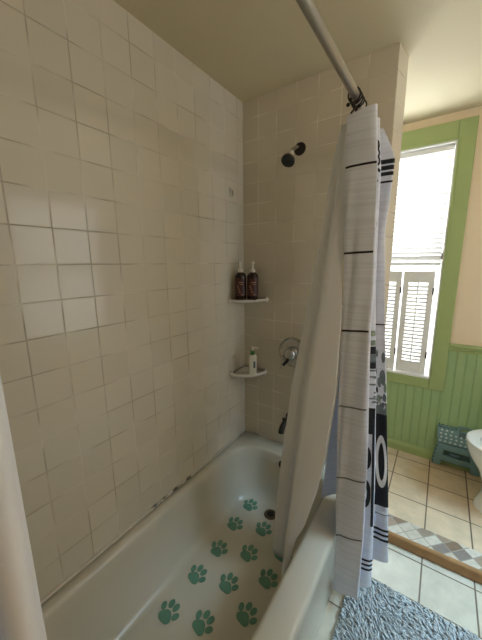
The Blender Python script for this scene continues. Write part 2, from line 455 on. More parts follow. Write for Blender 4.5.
# paw prints
def paw_mb(s=1.):
    m = MB()
    def blob(cx, cy, rx, ry, a=0, n=20, f=None):
        pts = []
        for k in range(n):
            t = 2*PI*k/n
            rr = f(t) if f else 1
            x, y = rx*math.cos(t)*rr, ry*math.sin(t)*rr
            pts.append(((cx + x*math.cos(a)-y*math.sin(a))*s, (cy + x*math.sin(a)+y*math.cos(a))*s))
        m.prism(pts, 0, .0016)
    blob(0, -.017, .028, .024, 0, 32, lambda t: 1 + .10*math.cos(3*(t-PI/2)) - .05*math.cos(2*t+PI))
    blob(-.035, .006, .0115, .0165, .45); blob(-.0135, .030, .0120, .0175, .12)
    blob(.0135, .030, .0120, .0175, -.12); blob(.035, .006, .0115, .0165, -.45)
    return m
paws = [(.190, -.242, 'closest to the drain hole in the row along the tiled wall'), (.190, -.394, 'second from the faucet end in the tiled-wall row'),
        (.205, -.553, 'third from the faucet end in the tiled-wall row'), (.200, -.705, 'fourth from the faucet end in the tiled-wall row'),
        (.205, -.878, 'farthest from the drain in the tiled-wall row'),
        (.334, -.335, 'just below the drain in the middle row'), (.342, -.490, 'second from the drain in the middle row'),
        (.342, -.655, 'third from the drain in the middle row'), (.345, -.828, 'farthest from the drain in the middle row'),
        (.480, -.400, 'mostly hidden under the white liner corner'), (.478, -.541, 'nearest the liner in the outer row'),
        (.472, -.708, 'farthest from the liner in the outer row')]
for i, (x, y, d) in enumerate(paws):
    o = paw_mb(.98).build('paw_print_decal', m_paw)
    o.location = (x, y, .0475 + (.0042 if x < .22 and False else 0)); o.rotation_euler.z = random.uniform(-.25, .15)
    tag(o, 'green paw print decal ' + d, 'decal', 'paw print decals on the tub floor')

# ------------------------------------------------------------------ corner shelves
def shelf(z, r, label, thick, lip):
    root = thing('corner_shelf', (0, 0, z), label, 'shelf', 'ceramic corner shelves')
    n = 20
    arc = [(.002 + r*math.cos(PI/2*k/n), -.002 - r*math.sin(PI/2*k/n)) for k in range(n+1)]
    top = [(.002, -.002)] + arc
    def sc(k, zz): return [(.002+(x-.002)*k, -.002+(y+.002)*k, zz) for x, y in top]
    m = MB().rings([sc(.80, z-thick), sc(.93, z-thick*.75), sc(.99, z-thick*.35), sc(1, z-.003), sc(.985, z+lip), sc(.95, z+lip), sc(.90, z), sc(.5, z)])
    m.build('shelf_plate', m_ceramic, root, smooth=SM)
    for d in (0, 1):
        e = MB()
        c = Vector((.011, -.002-r+.012, z)) if d == 0 else Vector((.002+r-.012, -.011, z))
        e.lathe([(.0001, -thick-.003), (.006, -thick-.002), (.009, -thick*.5), (.009, .006), (.007, .012), (.0001, .014)], 14, Matrix.Translation(c), cap0=False, cap1=False)
        e.build('end_post', m_ceramic, root, smooth=SM)
shelf(1.238, .172, 'upper white ceramic corner shelf holding the two dark pump bottles', .016, .004)
shelf(.797, .165, 'lower white ceramic corner shelf holding the white lotion bottle', .024, .005)

def pump_bottle(loc, rz, label):
    root = thing('pump_bottle', loc, label, 'bottle', 'dark pump bottles on the upper shelf')
    x, y, z = loc
    def at(m4): return Matrix.Translation(loc) @ m4
    MB().lathe([(.0001, 0), (.028, 0), (.031, .004), (.0315, .05), (.0315, .128), (.029, .140), (.021, .150), (.014, .154), (.0001, .154)], 28, at(Matrix()), cap0=False, cap1=False).build('body', m_bottle, root, smooth=SM)
    lb = MB(); n = 16; rows = []
    for zz in (.022, .07, .122):
        rows.append([Matrix.Translation(loc) @ Matrix.Rotation(rz, 4, 'Z') @ Vector((.0319*math.cos(a), .0319*math.sin(a), zz)) for a in [(-.5+k/n)*2.3 for k in range(n+1)]])
    lbo = lb.grid(rows).build('label', m_label, root, smooth=3.2)
    pr = MB()
    def strip(a0, a1, z0, z1, bend=0):
        rr = []
        for k in range(7):
            a = a0+(a1-a0)*k/6
            zz = bend*math.sin(PI*k/6)
            rr.append([Matrix.Translation(loc) @ Matrix.Rotation(rz, 4, 'Z') @ Vector((.0323*math.cos(a), .0323*math.sin(a), q+zz)) for q in (z0, z1)])
        pr.grid(rr)
    strip(-.35, .55, .096, .101); strip(-.1, .5, .086, .089); strip(-.45, -.1, .05, .056, .012); strip(-.55, -.3, .066, .078, .006); strip(-.3, .05, .036, .042, .01); strip(.05, .5, .03, .033)
    pr.build('printing', m_print, lbo)
    pm = MB().lathe([(.0001, .152), (.0135, .152), (.0135, .166), (.011, .170), (.005, .173), (.0045, .195), (.0001, .195)], 18, at(Matrix()), cap0=False, cap1=False)
    pm.tube([Vector(loc)+Vector((0, 0, .198)), Vector(loc)+Vector((0, 0, .212))], [.009, .007], 12)
    d = Vector((math.cos(rz), math.sin(rz), 0))
    pm.tube([Vector(loc)+Vector((0, 0, .204)), Vector(loc)+d*.02+Vector((0, 0, .206)), Vector(loc)+d*.034+Vector((0, 0, .197))], [.006, .005, .0035], 8)
    pm.build('pump', m_pump, root, smooth=SM)
pump_bottle((.054, -.114, 1.239), -1.05, 'dark brown pump bottle nearer the tiled long wall on upper shelf')
pump_bottle((.116, -.086, 1.239), -1.0, 'dark brown pump bottle nearer the shower valve on upper shelf')

lo = thing('lotion_bottle', (.122, -.098, .797), 'white lotion bottle with green collar and white pump on lower shelf', 'bottle')
L0 = Vector((.122, -.098, .797)); Ml = Matrix.Translation(L0) @ Matrix.Rotation(.56, 4, 'Z')
def rr_ring(w, d, r, z): return [Ml @ Vector((px, py, z)) for px, py, _ in rrect(-w, w, -d, d, r, 0, 5)]
MB().rings([rr_ring(.021, .013, .010, 0), rr_ring(.0225, .0145, .011, .004), rr_ring(.0225, .0145, .011, .110), rr_ring(.020, .0125, .010, .119), rr_ring(.012, .011, .0105, .124)]).build('body', m_lotion, lo, smooth=SM)
ll = MB().box((.004, -.0152, .045), (.016, -.0147, .085), Ml).build('label', m_stool_dk, lo)
MB().lathe([(.0001, .122), (.0125, .122), (.0125, .142), (.010, .147), (.0001, .147)], 18, Ml, cap0=False, cap1=False).build('collar', m_cap, lo, smooth=SM)
pm = MB().lathe([(.0001, .146), (.004, .146), (.004, .158), (.008, .159), (.007, .168), (.0001, .169)], 14, Ml, cap0=False, cap1=False)
pm.tube([Ml @ Vector((0, 0, .163)), Ml @ Vector((.02, -.004, .165)), Ml @ Vector((.034, -.006, .160))], [.005, .0045, .003], 8)
pm.build('pump', m_pump, lo, smooth=SM)

# ------------------------------------------------------------------ shower fittings
sh = thing('showerhead', (.342, 0, 1.998), 'dark round shower head on short arm high on the end wall', 'shower head')
Mf = Matrix.Translation((.342, 0, 1.998)) @ Matrix.Rotation(PI/2, 4, 'X')
MB().lathe([(.0001, .012), (.014, .013), (.028, .008), (.031, .002), (.031, 0)], 28, Mf, cap0=False, cap1=False).build('wall_flange', m_bronze, sh, smooth=SM)
MB().tube([(.342, -.008, 1.998), (.340, -.040, 1.994), (.336, -.066, 1.978), (.333, -.082, 1.955)], .0105, 12).build('shower_arm', m_chrome, sh, smooth=SM)
hd = Vector((.325, -.150, 1.928)); ax = Vector((.20, -.62, -.70)).normalized()
Mh = Matrix.Translation((.334, -.080, 1.960)) @ Vector((0, 0, 1)).rotation_difference(Vector((-.02, -.62, -.78)).normalized()).to_matrix().to_4x4()
MB().lathe([(.0001, -.006), (.011, -.006), (.014, .004), (.0155, .012), (.018, .024), (.024, .040)], 24, Mh, cap0=False, cap1=True).build('neck', m_ceramic, sh, smooth=SM)
hdo = MB().lathe([(.0001, .040), (.027, .040), (.0325, .048), (.0325, .060), (.029, .064), (.0001, .064)], 28, Mh, cap0=False, cap1=False).build('spray_head', m_black, sh, smooth=SM)
nz = MB()
for ring, cnt in ((.008, 6), (.016, 12), (.022, 16)):
    for k in range(cnt):
        a = 2*PI*k/cnt
        nz.lathe([(.0014, .0635), (.0011, .066)], 6, Mh @ Matrix.Translation((ring*math.cos(a), ring*math.sin(a), 0)))
nz.build('nozzle_ring', m_stool_dk, hdo)

vl = thing('shower_valve', (.335, 0, .944), 'round chrome shower valve plate with domed knob on end wall', 'shower valve')
Mv = Matrix.Translation((.335, 0, .944)) @ Matrix.Rotation(PI/2, 4, 'X')
MB().lathe([(.0001, .016), (.045, .015), (.066, .013), (.076, .009), (.082, .012), (.087, .008), (.088, 0)], 40, Mv, cap0=False, cap1=False).build('escutcheon', m_chrome, vl, smooth=SM)
kn = MB().lathe([(.036, .014), (.038, .022), (.036, .030), (.034, .050), (.030, .062), (.018, .070), (.0001, .072)], 28, Mv, cap0=False, cap1=False).build('knob', m_chrome, vl, smooth=SM)
MB().tube([(.335, -.055, .930), (.325, -.070, .905), (.310, -.085, .885)], [.011, .009, .008], 10).build('lever', m_black, kn, smooth=SM)
dv = MB().lathe([(.0001, .012), (.012, .012), (.014, .02), (.012, .034), (.0001, .038)], 16, Mv @ Matrix.Translation((-.050, -.035, 0)), cap0=False, cap1=False).build('stop_screw', m_chrome, vl, smooth=SM)
MB().tube([(.282, -.030, .902), (.279, -.036, .870), (.278, -.036, .845)], [.0045, .004, .006], 8).build('pull_pin', m_steel, dv, smooth=SM)

sp = thing('tub_spout', (.325, 0, .54), 'black curved tub spout half hidden behind the white liner', 'spout')
MB().lathe([(.0001, .012), (.024, .011), (.029, .004), (.030, 0)], 24, Matrix.Translation((.325, 0, .54)) @ Matrix.Rotation(PI/2, 4, 'X'), cap0=False, cap1=False).build('flange', m_black, sp, smooth=SM)
MB().tube([(.325, -.006, .540), (.325, -.05, .546), (.324, -.080, .541), (.322, -.100, .525), (.320, -.110, .505), (.320, -.112, .492)], [.013, .0135, .0145, .0155, .016, .016], 16).build('spout_body', m_black, sp, smooth=SM)
MB().lathe([(.005, 0), (.005, .018), (.009, .020), (.008, .028), (.0001, .029)], 12, Matrix.Translation((.323, -.088, .545)), cap1=False).build('diverter', m_black, sp, smooth=SM)

hk = thing('wall_hook', (0, -.12, 1.817), 'small broken beige hook stub stuck on the tiled wall near corner', 'hook')
MB().box((.001, -.134, 1.795), (.006, -.106, 1.842)).build('back_plate', m_tub, hk, bevel=.002)
MB().tube([(.006, -.120, 1.832), (.012, -.120, 1.818), (.014, -.120, 1.806), (.010, -.121, 1.800)], [.003, .0035, .003, .002], 8).build('stub', m_hook, hk, smooth=SM)

# ------------------------------------------------------------------ rod, rings
RX, RZ, RR = .713, 1.950, .0128
rod = thing('curtain_rod', (RX, -.78, RZ), 'brushed steel shower curtain rod running above the tub edge', 'curtain rod')
MB().tube([(RX, -.06+0, RZ), (RX, -.9, RZ)], RR, 24).build('rod_tube', m_steel, rod, smooth=SM)
MB().tube([(RX, -.898, RZ), (RX, -1.50, RZ)], RR*.86, 24).build('inner_tube', m_steel, rod, smooth=SM)
for y, s in ((-.001, -1), (-1.559, 1)):
    MB().tube([(RX, y, RZ), (RX, y+s*.012, RZ), (RX, y+s*.02, RZ), (RX, y+s*.075, RZ)], [.030, .028, .0165, .0165], 24).build('end_cap', m_pump, rod, smooth=SM)
def ring_thing(y, lean, label, bead=True):
    root = thing('curtain_ring', (RX, y, RZ), label, 'curtain ring', 'black curtain rings on the rod')
    axv = Vector((.12, 1, lean))
    MB().torus((RX, y, RZ-.0045), axv, .0185, .0026, 28, 8).build('hoop', m_bronze, root, smooth=SM)
    m = MB().tube([(RX, y, RZ-.029), (RX+.006, y-.006, RZ-.040), (RX+.002, y-.010, RZ-.052), (RX-.006, y-.006, RZ-.056)], [.0028, .0026, .0026, .0034], 8)
    m.build('hook', m_bronze, root, smooth=SM)
    if bead:
        MB().lathe([(.0001, -.006), (.0045, -.004), (.006, 0), (.0045, .004), (.0001, .006)], 12, Matrix.Translation((RX-.022, y-.004, RZ-.020)), cap0=False, cap1=False).build('bead', m_bronze, root, smooth=SM)
names = ['nearest to the camera on the bare rod', 'second along the rod behind the nearest one', 'third along the rod above the curtain top', 'fourth along the rod, mostly behind the third', 'last along the rod nearest the end wall']
for i, nm in enumerate(names):
    ring_thing(-.447 + .016*i + (.004 if i % 2 else 0) + (0.02 if i == 4 else 0), (.35, -.25, .15, -.3, .1)[i], 'black metal curtain ring, ' + nm, i == 1)

# ------------------------------------------------------------------ shower curtain
class Cloth:
    def __init__(s, cols, sub=8, wav=1.): s.c = cols; s.sub = sub; s.wav = wav
    def ctrl(s, k, v):
        c = s.c[k]; z = c['top'] + (c['bot']-c['top'])*v
        y = c['y'](v) if callable(c['y']) else c['y']
        return Vector((lerp(c['x'], z), y, z))
    def at(s, u, v):            # u in control index units
        n = len(s.c); k = min(int(u), n-2); t = u-k
        g = [s.ctrl(max(0, min(n-1, k+d)), v) for d in (-1, 0, 1, 2)]
        p = catmull(*g, t)
        a = s.wav*(.0016*math.sin(7*u+9*v) * min(1, v*4) + .0012*math.sin(23*v+3*u))
        return p + Vector((a*.3, a, 0))
    def atz(s, u, z):
        lo_, hi = 0., 1.
        for _ in range(26):
            m = (lo_+hi)/2
            if s.at(u, m).z > z: lo_ = m
            else: hi = m
        return s.at(u, lo_), lo_
    def mesh(s, mb, nv=80):
        nu = (len(s.c)-1)*s.sub
        mb.grid([[s.at(i/s.sub, j/nv) for i in range(nu+1)] for j in range(nv+1)])
    def off(s, u, z, d, toward=Vector((.15, -1, 0))):
        p, v = s.atz(u, z)
        e = .03
        pu = s.at(min(u+e, len(s.c)-1.001), v) - s.at(max(u-e, 0), v)
        pv = s.at(u, min(1, v+.01)) - s.at(u, max(0, v-.01))
        nrm = pu.cross(pv).normalized()
        if nrm.dot(toward) < 0: nrm = -nrm
        return p + nrm*d
    def patch(s, mb, u0, u1, z0, z1, d=.0014, nu=6, nz=3, slope=0., shape=None):
        rows = []
        for j in range(nz+1):
            rows.append([s.off(u0+(u1-u0)*i/nu, (z0+(z1-z0)*j/nz) + slope*(i/nu-.5), d) for i in range(nu+1)])
        mb.grid(rows)
    def poly(s, mb, pts, d=.0018):
        c = (sum(p[0] for p in pts)/len(pts), sum(p[1] for p in pts)/len(pts))
        mid = [((p[0]+c[0])/2, (p[1]+c[1])/2) for p in pts]
        P = [s.off(*c, d)] + [s.off(*p, d) for p in mid] + [s.off(*p, d) for p in pts]
        n = len(pts); F = []
        for i in range(n):
            j = (i+1) % n
            F.append([0, 1+i, 1+j]); F.append([1+i, 1+n+i, 1+n+j, 1+j])
        mb.add(P, F)
    def stroke(s, mb, pts, w, uw, d=.002):      # pts (u,z) polyline; w half width in z, uw half width in u
        L, R_ = [], []
        for i, (u, z) in enumerate(pts):
            a = pts[max(0, i-1)]; b = pts[min(len(pts)-1, i+1)]
            tu, tz = (b[0]-a[0])/uw, (b[1]-a[1])/w
            l = math.hypot(tu, tz) or 1
            nu_, nz_ = -tz/l*uw, tu/l*w
            L.append(s.off(u+nu_, z+nz_, d)); R_.append(s.off(u-nu_, z-nz_, d))
        mb.grid([L, R_])

cols = [
 dict(top=1.888, bot=.088, y=-.45, x=[(.05,.737),(.33,.738),(.52,.730),(.86,.721),(1.2,.717),(1.45,.710),(1.74,.698),(1.9,.695)]),
 dict(top=1.897, bot=.092, y=-.452, x=[(.05,.762),(.52,.753),(.86,.752),(1.2,.748),(1.45,.745),(1.74,.735),(1.9,.728)]),
 dict(top=1.903, bot=.112, y=-.448, x=[(.1,.834),(.4,.834),(.7,.828),(.97,.814),(1.22,.804),(1.35,.806),(1.57,.797),(1.72,.792),(1.9,.776)]),
 dict(top=1.905, bot=.115, y=-.425, x=[(.1,.829),(.4,.830),(.7,.824),(.97,.812),(1.22,.802),(1.5,.797),(1.9,.772)]),
 dict(top=1.900, bot=.095, y=-.395, x=[(.1,.800),(.5,.79),(1.,.765),(1.5,.75),(1.9,.735)]),
 dict(top=1.895, bot=.105, y=-.372, x=[(.1,.865),(.33,.858),(.65,.843),(.93,.827),(1.2,.807),(1.34,.797),(1.58,.788),(1.74,.789),(1.89,.772)]),
 dict(top=1.893, bot=.110, y=-.350, x=[(.1,.862),(.33,.856),(.65,.841),(.93,.825),(1.2,.806),(1.5,.79),(1.89,.770)]),
 dict(top=1.890, bot=.150, y=-.325, x=[(.15,.81),(.5,.80),(1.,.775),(1.5,.75),(1.9,.735)]),
 dict(top=1.888, bot=.185, y=-.310, x=[(.2,.866),(.62,.842),(.92,.818),(1.27,.79),(1.55,.775),(1.65,.775),(1.79,.772),(1.89,.750)]),
 dict(top=1.886, bot=.200, y=-.300, x=[(.2,.921),(.3,.913),(.62,.886),(.92,.860),(1.27,.827),(1.55,.806),(1.65,.815),(1.72,.817),(1.795,.818),(1.886,.776)]),
 dict(top=1.884, bot=.250, y=-.270, x=[(.2,.87),(.62,.85),(1.,.82),(1.5,.775),(1.89,.755)]),
 dict(top=1.884, bot=.372, y=-.250, x=[(.36,.715),(.9,.715),(1.9,.715)]),
 dict(top=1.884, bot=.374, y=-.310, x=[(.36,.628),(.6,.646),(.9,.672),(1.9,.70)]),
]
cl = Cloth(cols)
mb = MB(); mb.cur = 0; cl.mesh(mb)
mb.cur = 1      # black printing
for z0_, z1_ in ((1.740, 1.742), (1.472, 1.476), (1.208, 1.215)):
    cl.patch(mb, .03, 2.0, z0_-.0034, z0_+.0034, slope=z1_-z0_, nu=14, nz=1); 
mb.cur = 2
for z0_, z1_ in ((.924, .936), (.631, .655), (.372, .405)):
    cl.patch(mb, .03, 2.0, z0_-.0030, z0_+.0030, slope=z1_-z0_, nu=14, nz=1)
mb.cur = 1
U0, U1 = 8.0, 8.97                   # the broad fold at the back
for zc, h in ((1.777, .007), (1.757, .007), (1.738, .006), (1.712, .003)):
    cl.patch(mb, U0, U1, zc-h, zc+h, nz=1)
cl.patch(mb, U0, U1, 1.209, 1.214, nz=1)
cl.patch(mb, U0-.6, U1, .455, .856, nz=14, nu=8)
for zc in (.345, .322, .298): cl.patch(mb, U0-.2, U1, zc-.0055, zc+.0055, nz=1)
mb.cur = 2
cl.patch(mb, U0, U1, .416, .420, nz=1)
cl.patch(mb, U0-.3, U1, .856, .905, nz=3)
# big round letter on the black band
mb.cur = 4
pts = [(8.44+.33*math.cos(a), .655+.098*math.sin(a)) for a in [2*PI*k/30 for k in range(31)]]
cl.stroke(mb, pts, .016, .10, .0026)
# leaves
random.seed(3)
def leaf(u, z, ru, rz, a, mi):
    mb.cur = mi
    pts = []
    for k in range(14):
        t = 2*PI*k/14
        x = math.cos(t); y = math.sin(t)*(.62 + .38*abs(math.cos(t/2)))
        rz_ = rz*.72
        pts.append((min(8.97, u + .75*ru*(x*math.cos(a)-y*math.sin(a))), z + rz_*(x*math.sin(a)+y*math.cos(a))))
    cl.poly(mb, pts, .0022)
for (u, z, ru, rz, a, mi) in ((8.68,1.085,.26,.030,1.1,2),(8.25,1.10,.10,.022,.6,2),(8.60,1.005,.34,.045,1.9,2),(8.78,.965,.20,.030,.6,3),(8.35,.985,.16,.03,2.4,2),
        (8.72,.925,.24,.026,2.7,2),(8.3,.92,.18,.022,1.2,3),(8.52,.89,.16,.016,.4,2),(8.15,1.03,.1,.02,.2,2),(8.2,.955,.1,.018,2,1)):
    leaf(u, z, ru, rz, a, mi)
for k in range(16):
    leaf(random.uniform(8.1, 8.9), random.uniform(.86, .93), .06, .008, random.uniform(0, 3), random.choice((1, 2, 4)))
# the narrow fold between: vertical lettering
mb.cur = 1
cl.patch(mb, 4.90, 5.2, .40, .905, nz=14, nu=3)
cl.patch(mb, 4.3, 5.1, .80, .905, nz=3, nu=5)
for z_ in (1.128, 1.072): cl.patch(mb, 4.6, 5.3, z_-.014, z_+.014, nz=2)
mb.cur = 2; cl.patch(mb, 4.6, 5.3, 1.082, 1.114, nz=2)
mb.cur = 3
for z_ in (1.19, 1.155): cl.patch(mb, 4.6, 5.2, z_-.01, z_+.01, nz=2)
mb.cur = 2
for k in range(12):
    z_ = random.uniform(.92, 1.05); cl.patch(mb, random.uniform(4.5, 5.), 5.25, z_, z_+.006, nz=1)
mb.cur = 1
for zc in (.238, .216, .194): cl.patch(mb, 4.3, 5.6, zc-.005, zc+.005, nz=1)
# black curled letters on the first edge
def curl(uc, zc, ru, rz, a0, a1, w=.011, uw=.10):
    cl.stroke(mb, [(uc+ru*math.cos(a), zc+rz*math.sin(a)) for a in [a0+(a1-a0)*k/16 for k in range(17)]], w, uw, .0024)
for uc, zc, ru, rz, a0, a1 in ((4.52,.545,.24,.055,-2.2,2.1),(4.50,.70,.26,.045,-1.6,1.9),(4.45,.62,.2,.03,1.2,3.4)): curl(uc, zc, ru, rz, a0, a1)
# small script near the top edge
for zc, r in ((1.812,.013),(1.788,.012),(1.764,.012)):
    curl(4.78, zc, .17, r, -2.6, 2.9, .0036, .06)
cl.stroke(mb, [(4.65,1.838),(4.8,1.825),(4.85,1.80)], .004, .06); cl.stroke(mb, [(4.6,1.745),(4.8,1.738),(5.0,1.732)], .005, .06)
cl.patch(mb, 4.75, 4.9, 1.70, 1.706, nz=1)
cl.stroke(mb, [(4.75,1.61),(4.62,1.575),(4.55,1.55)], .006, .07); curl(4.8, 1.565, .15, .022, -2.8, 2.4, .004, .06)
curt = mb.build('shower_curtain', [m_curtain, m_ink, m_ink_grey, m_ink_green, m_ink_white], smooth=3.2)
tag(curt, 'white fabric shower curtain with black stripes and lettering, bunched open', 'shower curtain')

# ------------------------------------------------------------------ liner
lc = [
 dict(top=1.89, bot=.105, y=lambda v: -.40-.06*v, x=[(.09,.462),(.12,.458),(.34,.467),(.6,.487),(.93,.521),(1.24,.569),(1.468,.602),(1.72,.634),(1.8,.646),(1.9,.668)]),
 dict(top=1.89, bot=.085, y=lambda v: -.402-.045*v, x=[(.09,.495),(.34,.505),(.6,.522),(.93,.552),(1.24,.592),(1.468,.620),(1.72,.648),(1.9,.676)]),
 dict(top=1.89, bot=.090, y=lambda v: -.402-.03*v, x=[(.09,.520),(.34,.532),(.6,.548),(.93,.575),(1.24,.612),(1.468,.638),(1.72,.662),(1.9,.688)]),
 dict(top=1.89, bot=.085, y=lambda v: -.410-.11*v, x=[(.08,.535),(.3,.545),(.556,.566),(.968,.598),(1.24,.624),(1.468,.646),(1.72,.668),(1.9,.690)]),
 dict(top=1.89, bot=.10, y=lambda v: -.412-.12*v, x=[(.1,.548),(.3,.566),(.556,.595),(.968,.635),(1.24,.655),(1.468,.668),(1.72,.684),(1.9,.697)]),
 dict(top=1.89, bot=.11, y=lambda v: -.412-.11*v, x=[(.1,.560),(.3,.592),(.38,.625),(.556,.668),(.7,.690),(.968,.712),(1.24,.714),(1.468,.702),(1.72,.702),(1.9,.702)]),
]
ln = MB(); lcl = Cloth(lc, 8, .25); lcl.mesh(ln, 70)
liner = ln.build('shower_liner', m_liner, smooth=3.2, solid=.0012)
tag(liner, 'plain white shower liner pulled aside and hanging into the tub near the faucet', 'shower liner')

# near bunch of plain curtain hanging at the foot end of the tub
nb = MB(); rows = []
for j in range(40):
    z = 1.90 - (1.90-.362)*j/39
    row = []
    for i in range(61):
        t = i/60
        a = t*PI*5.0
        x = .712 - .028*math.cos(a)*(.8+.2*math.sin(3*t)) - .012*(1-j/39)*0
        y = -1.402 - .115*t - .004*math.sin(a*2)
        row.append((x, y, z))
    rows.append(row)
nb.grid(rows)
tag(nb.build('plain_curtain', m_liner, smooth=3.2, solid=.0012), 'plain white curtain gathered close to the camera at the foot of the tub', 'curtain')
for i in range(3):
    ring_thing(-1.42 - .035*i, .1, 'black curtain ring over the plain white curtain, ' + ('farthest from', 'second from', 'nearest to')[i] + ' the foot wall', False)

# ------------------------------------------------------------------ blind and shutters
bl = thing('window_blind', ((WX0+WX1)/2, YW+.02, 1.40), 'white horizontal blind covering the upper half of the window', 'blind')
a, c = WX0+.012, WX1-.012
MB().box((a, YW+.006, WZ1-.040), (c, YW+.040, WZ1-.010)).build('headrail', m_white, bl, bevel=.003)
sl = MB(); z = WZ1-.052; k = 0
ang = -.92
while z > 1.450:
    dy, dz = .0172*math.cos(ang), .0172*math.sin(ang)
    yc = YW+.023
    sl.grid([[(a+.004, yc-dy, z-dz), (c-.004, yc-dy, z-dz)], [(a+.004, yc-.0015, z+.001), (c-.004, yc-.0015, z+.001)], [(a+.004, yc+dy, z+dz), (c-.004, yc+dy, z+dz)]])
    z -= .0300
sl.build('slats', m_slat, bl)
MB().box((a+.002, YW+.010, 1.418), (c-.002, YW+.036, 1.434)).build('bottom_rail', m_white, bl, bevel=.003)
cd = MB()
for px in (.36, .61, .86): cd.tube([(px, YW+.0085, WZ1-.04), (px, YW+.0085, 1.43)], .0009, 5)
cd.build('cord', m_white, bl)

def shutter(x0, x1, label):
    z0, z1 = .668, 1.378
    y0, y1 = YW+.004, YW+.026
    root = thing('shutter_panel', ((x0+x1)/2, YW+.015, z0), label, 'shutter', 'louvered window shutters')
    f = MB(); s = .034
    f.box((x0, y0, z0), (x0+s, y1, z1)).box((x1-s, y0, z0), (x1, y1, z1)).box((x0+s, y0, z0), (x1-s, y1, z0+.085)).box((x0+s, y0, z1-.075), (x1-s, y1, z1))
    f.build('frame', m_white, root, bevel=.002)
    l = MB(); z = z0+.096
    while z < z1-.080:
        dy, dz = .0105*math.cos(.55), .0105*math.sin(.55)
        yc = (y0+y1)/2
        l.add([(x0+s-.002, yc-dy, z-dz), (x1-s+.002, yc-dy, z-dz), (x1-s+.002, yc+dy, z+dz), (x0+s-.002, yc+dy, z+dz),
               (x0+s-.002, yc-dy, z-dz+.010), (x1-s+.002, yc-dy, z-dz+.010), (x1-s+.002, yc+dy, z+dz+.010), (x0+s-.002, yc+dy, z+dz+.010)],
              [(0,3,2,1),(4,5,6,7),(0,1,5,4),(1,2,6,5),(2,3,7,6),(3,0,4,7)])
        z += .0255
    l.build('louvers', m_white, root)
    xm = (x0+x1)/2
    MB().box((xm-.004, y0-.008, z0+.07), (xm+.004, y0-.001, z1-.05)).build('tilt_rod', m_white, root, bevel=.0015)
    for zz in (z0+.14, z1-.13):
        MB().box((x1-.006, y0-.003, zz-.022), (x1+.003, y0+.002, zz+.022)).build('hinge', m_hole, root)
shutter(.770, .950, 'white louvered shutter panel at the green right casing, under the blind')
shutter(.582, .760, 'white louvered shutter panel partly behind the shower curtain edge')
for x0, lab in ((.420, 'white louvered shutter panel third from the right casing'), (.262, 'white louvered shutter panel at the left casing')):
    shutter(x0, x0+.155, lab)

# ------------------------------------------------------------------ step stool
st = thing('step_stool', (1.185, .77, ZU), 'folded teal plastic step stool with pale grip dots leaning on the wainscot', 'step stool')
Ms = Matrix.Translation((1.185, .782, ZU)) @ Matrix.Rotation(-.10, 4, 'X') @ Matrix.Diagonal((1, 1, .91, 1))     # local: x across, z up the panel, y thickness
def plate(poly, y0, y1):
    return [[Ms @ Vector((x, y0, z)) for x, z in poly], [Ms @ Vector((x, y1, z)) for x, z in poly]]
fr = MB()
# front leg panel with a slot, drawn as a frame
def bar(x0, z0, x1, z1, x2, z2, x3, z3, y0=-.018, y1=.018): fr.rings(plate([(x0,z0),(x1,z1),(x2,z2),(x3,z3)], y0, y1))
bar(-.132,.004, -.082,.004, -.078,.045, -.128,.06)              # left foot
bar(.082,.004, .132,.004, .128,.06, .078,.045)
bar(-.128,.045, .128,.045, .122,.085, -.122,.085)               # bottom cross band
bar(-.125,.08, -.075,.08, -.070,.135, -.115,.135)               # side of the slot
bar(.075,.08, .125,.08, .115,.135, .070,.135)
bar(-.115,.13, .115,.13, .108,.178, -.108,.178)                 # top band
fr.build('leg_panel', m_stool, st, bevel=.003, smooth=SM)
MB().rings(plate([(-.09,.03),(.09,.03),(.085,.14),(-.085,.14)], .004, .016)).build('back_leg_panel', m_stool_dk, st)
MB().rings(plate([(-.035,.098),(.018,.098),(.018,.112),(-.035,.112)], -.012, .006)).build('latch', m_stool, st, bevel=.002)
ng = MB()
for k in range(5):
    zz = .02+.031*k; xx = -.129+.0045*k
    ng.rings(plate([(xx-.001,zz),(xx+.006,zz),(xx+.006,zz+.014),(xx-.001,zz+.014)], -.0195, -.017))
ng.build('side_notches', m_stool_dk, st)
tp = MB().rings(plate([(-.112,.182),(.112,.182),(.122,.30),(-.122,.30)], -.020, .020)).build('tread', m_stool, st, bevel=.004, smooth=SM)
teeth = MB()
for k in range(6):
    xx = -.118+.021*k
    teeth.rings(plate([(xx,.300),(xx+.012,.300),(xx+.012,.318),(xx,.318)], -.020, .012))
teeth.build('hinge_teeth', m_stool, tp, bevel=.002)
dt = MB()
for r_ in range(4):
    for k in range(8):
        if r_ == 3 and k > 2: continue
        xx = -.098+.028*k + (.004 if r_ % 2 else 0); zz = .200+.028*r_
        dt.lathe([(.0072, 0), (.0066, .0025), (.0001, .003)], 10, Ms @ Matrix.Translation((xx, -.020, zz)) @ Matrix.Rotation(PI/2, 4, 'X'), cap1=False)
dt.build('grip_dot', m_dot, tp, smooth=SM)
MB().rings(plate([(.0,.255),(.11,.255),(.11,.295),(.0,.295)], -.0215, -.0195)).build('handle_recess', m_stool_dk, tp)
hn = MB().tube([Ms @ Vector(p) for p in ((-.012,-.014,.29),(-.010,-.014,.322),(.0,-.014,.331),(.108,-.014,.331),(.118,-.014,.322),(.12,-.014,.29))], .007, 8)
hn.build('handle', m_stool, st, smooth=SM)

